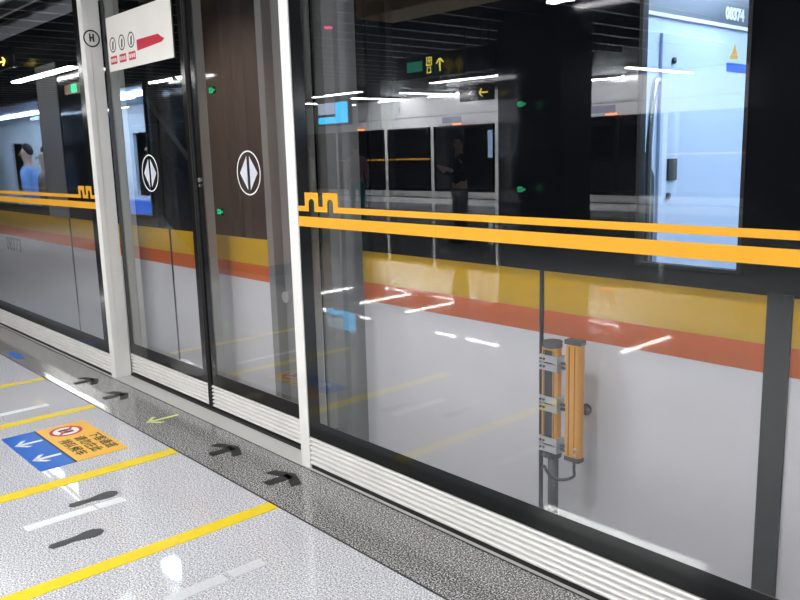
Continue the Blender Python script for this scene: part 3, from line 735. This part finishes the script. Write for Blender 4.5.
def person(x, y, rz, label, top, trousers, hold=False, h=1.0, z=0.0):
    t = thing('person', label, 'person', (x, y, z)); t.rotation_euler = (0, 0, rz); t.scale = (h, h, h)
    V = [(0, 0, .94), (0, .0, 1.10), (0, 0, 1.28), (0, 0, 1.42), (0, .0, 1.50), (0, .01, 1.58), (0, .015, 1.66), (0, .0, 1.72)]
    E = [(i, i + 1) for i in range(7)]
    R = [(.15, .10), (.135, .09), (.155, .10), (.12, .08), (.052, .052), (.066, .075), (.078, .092), (.055, .065)]
    legs = []
    for s in (-1, 1):
        b = len(V)
        V += [(s * .10, 0, .88), (s * .11, .02 * s, .50), (s * .11, -.03 + .02 * s, .10), (s * .115, .08, .04)]
        E += [(0, b), (b, b + 1), (b + 1, b + 2), (b + 2, b + 3)]; R += [.085, .055, .04, .035]
        a = len(V)
        if hold: A = [(s * .19, 0, 1.40), (s * .24, .05, 1.13), (s * .10, .26, 1.22), (s * .06, .33, 1.26)]
        else: A = [(s * .19, 0, 1.40), (s * .235, -.02, 1.12), (s * .245, .04, .88), (s * .245, .055, .80)]
        V += A; E += [(3, a), (a, a + 1), (a + 1, a + 2), (a + 2, a + 3)]; R += [.052, .042, .032, .03]
        # fingers
        tip = Vector(A[3]); d = (tip - Vector(A[2])).normalized()
        for k in range(4):
            f0 = len(V); off = Vector((0, (k - 1.5) * .018, 0)) if not hold else Vector(((k - 1.5) * .018, 0, 0))
            L = (.055, .068, .064, .05)[k]
            V += [tuple(tip + off + d * .03), tuple(tip + off + d * (.03 + L * .6) + Vector((0, .008, 0))), tuple(tip + off + d * (.03 + L) + Vector((-s * .01, .02, 0)))]
            E += [(a + 3, f0), (f0, f0 + 1), (f0 + 1, f0 + 2)]; R += [.010, .009, .007]
        f0 = len(V); V += [tuple(tip + Vector((-s * .02, .03, .0))), tuple(tip + Vector((-s * .03, .05, -.03)))]; E += [(a + 3, f0), (f0, f0 + 1)]; R += [.011, .008]
    skinned('body', V, E, R, M_skin, t)
    # jacket
    V = [(0, 0, .92), (0, 0, 1.10), (0, 0, 1.28), (0, 0, 1.43), (0, 0, 1.49)]; E = [(0, 1), (1, 2), (2, 3), (3, 4)]; R = [(.175, .125), (.155, .11), (.175, .12), (.14, .10), (.07, .07)]
    for s in (-1, 1):
        a = len(V)
        A = [(s * .19, 0, 1.40), (s * .24, .05, 1.13), (s * .12, .23, 1.205)] if hold else [(s * .19, 0, 1.40), (s * .235, -.02, 1.12), (s * .245, .03, .90)]
        V += A; E += [(3, a), (a, a + 1), (a + 1, a + 2)]; R += [.068, .056, .045]
    skinned('jacket', V, E, R, top, t)
    V = [(0, 0, .96)]; E = []; R = [(.165, .115)]
    for s in (-1, 1):
        b = len(V); V += [(s * .10, 0, .86), (s * .11, .02 * s, .50), (s * .11, -.03 + .02 * s, .09)]
        E += [(0, b), (b, b + 1), (b + 1, b + 2)]; R += [.098, .072, .06]
    skinned('trousers', V, E, R, trousers, t)
    for s in (-1, 1):
        skinned('shoe', [(s * .115, -.05, .045), (s * .115, .06, .042), (s * .118, .15, .035)], [(0, 1), (1, 2)], [(.042, .045), (.045, .042), (.035, .03)], M_ink, t)
    skinned('hair', [(0, -.035, 1.60), (0, -.03, 1.70), (0, .01, 1.755), (0, .055, 1.755)], [(0, 1), (1, 2), (2, 3)], [(.07, .05), (.082, .075), (.08, .06), (.05, .03)], M_hair, t)
    for s in (-1, 1):
        e = tube('eye', [(s * .03, .098, 1.655), (s * .03, .107, 1.655)], .009, M_ink, None, 8); sub(e, t)
    n = tube('nose', [(0, .09, 1.655), (0, .118, 1.625), (0, .10, 1.615)], .01, M_skin, None, 8, [.006, .013, .008]); sub(n, t)
    mo = tube('mouth', [(-.022, .092, 1.585), (0, .099, 1.583), (.022, .092, 1.585)], .005, M_red, None, 6); sub(mo, t)
    return t
M_coat = mat('dark_coat', (.012, .013, .016, 1), .7); M_teal = mat('teal_cloth', (.03, .28, .33, 1), .7)
M_pink = mat('pink_cloth', (.35, .22, .28, 1), .7); M_brown = mat('brown_cloth', (.16, .10, .08, 1), .7); M_bluec = mat('blue_cloth', (.2, .38, .75, 1), .7); M_navy = mat('navy_cloth', (.02, .025, .05, 1), .7)
person(-9.3, -5.4, 0.2, 'person in a dark coat standing on the platform, mirrored left of the charcoal column', M_coat, M_coat, True)
person(-14.0, -7.0, 2.2, 'person in pink top and teal trousers walking on the far platform', M_pink, M_teal)
person(-11.6, -4.0, 0.4, 'person in pale top and teal trousers mirrored beside the narrow post', M_film, M_teal)
person(-9.5, 3.15, PI, 'person in a brown jacket standing inside the left car', M_brown, M_navy, z=0.0, h=.95)
person(-11.9, 3.7, PI * .8, 'person in a blue shirt standing inside the left car', M_bluec, M_navy, z=0.0)
person(-8.7, 4.1, PI * .9, 'person in a blue shirt inside the left car behind the sliding door', M_bluec, M_brown, z=0.0)
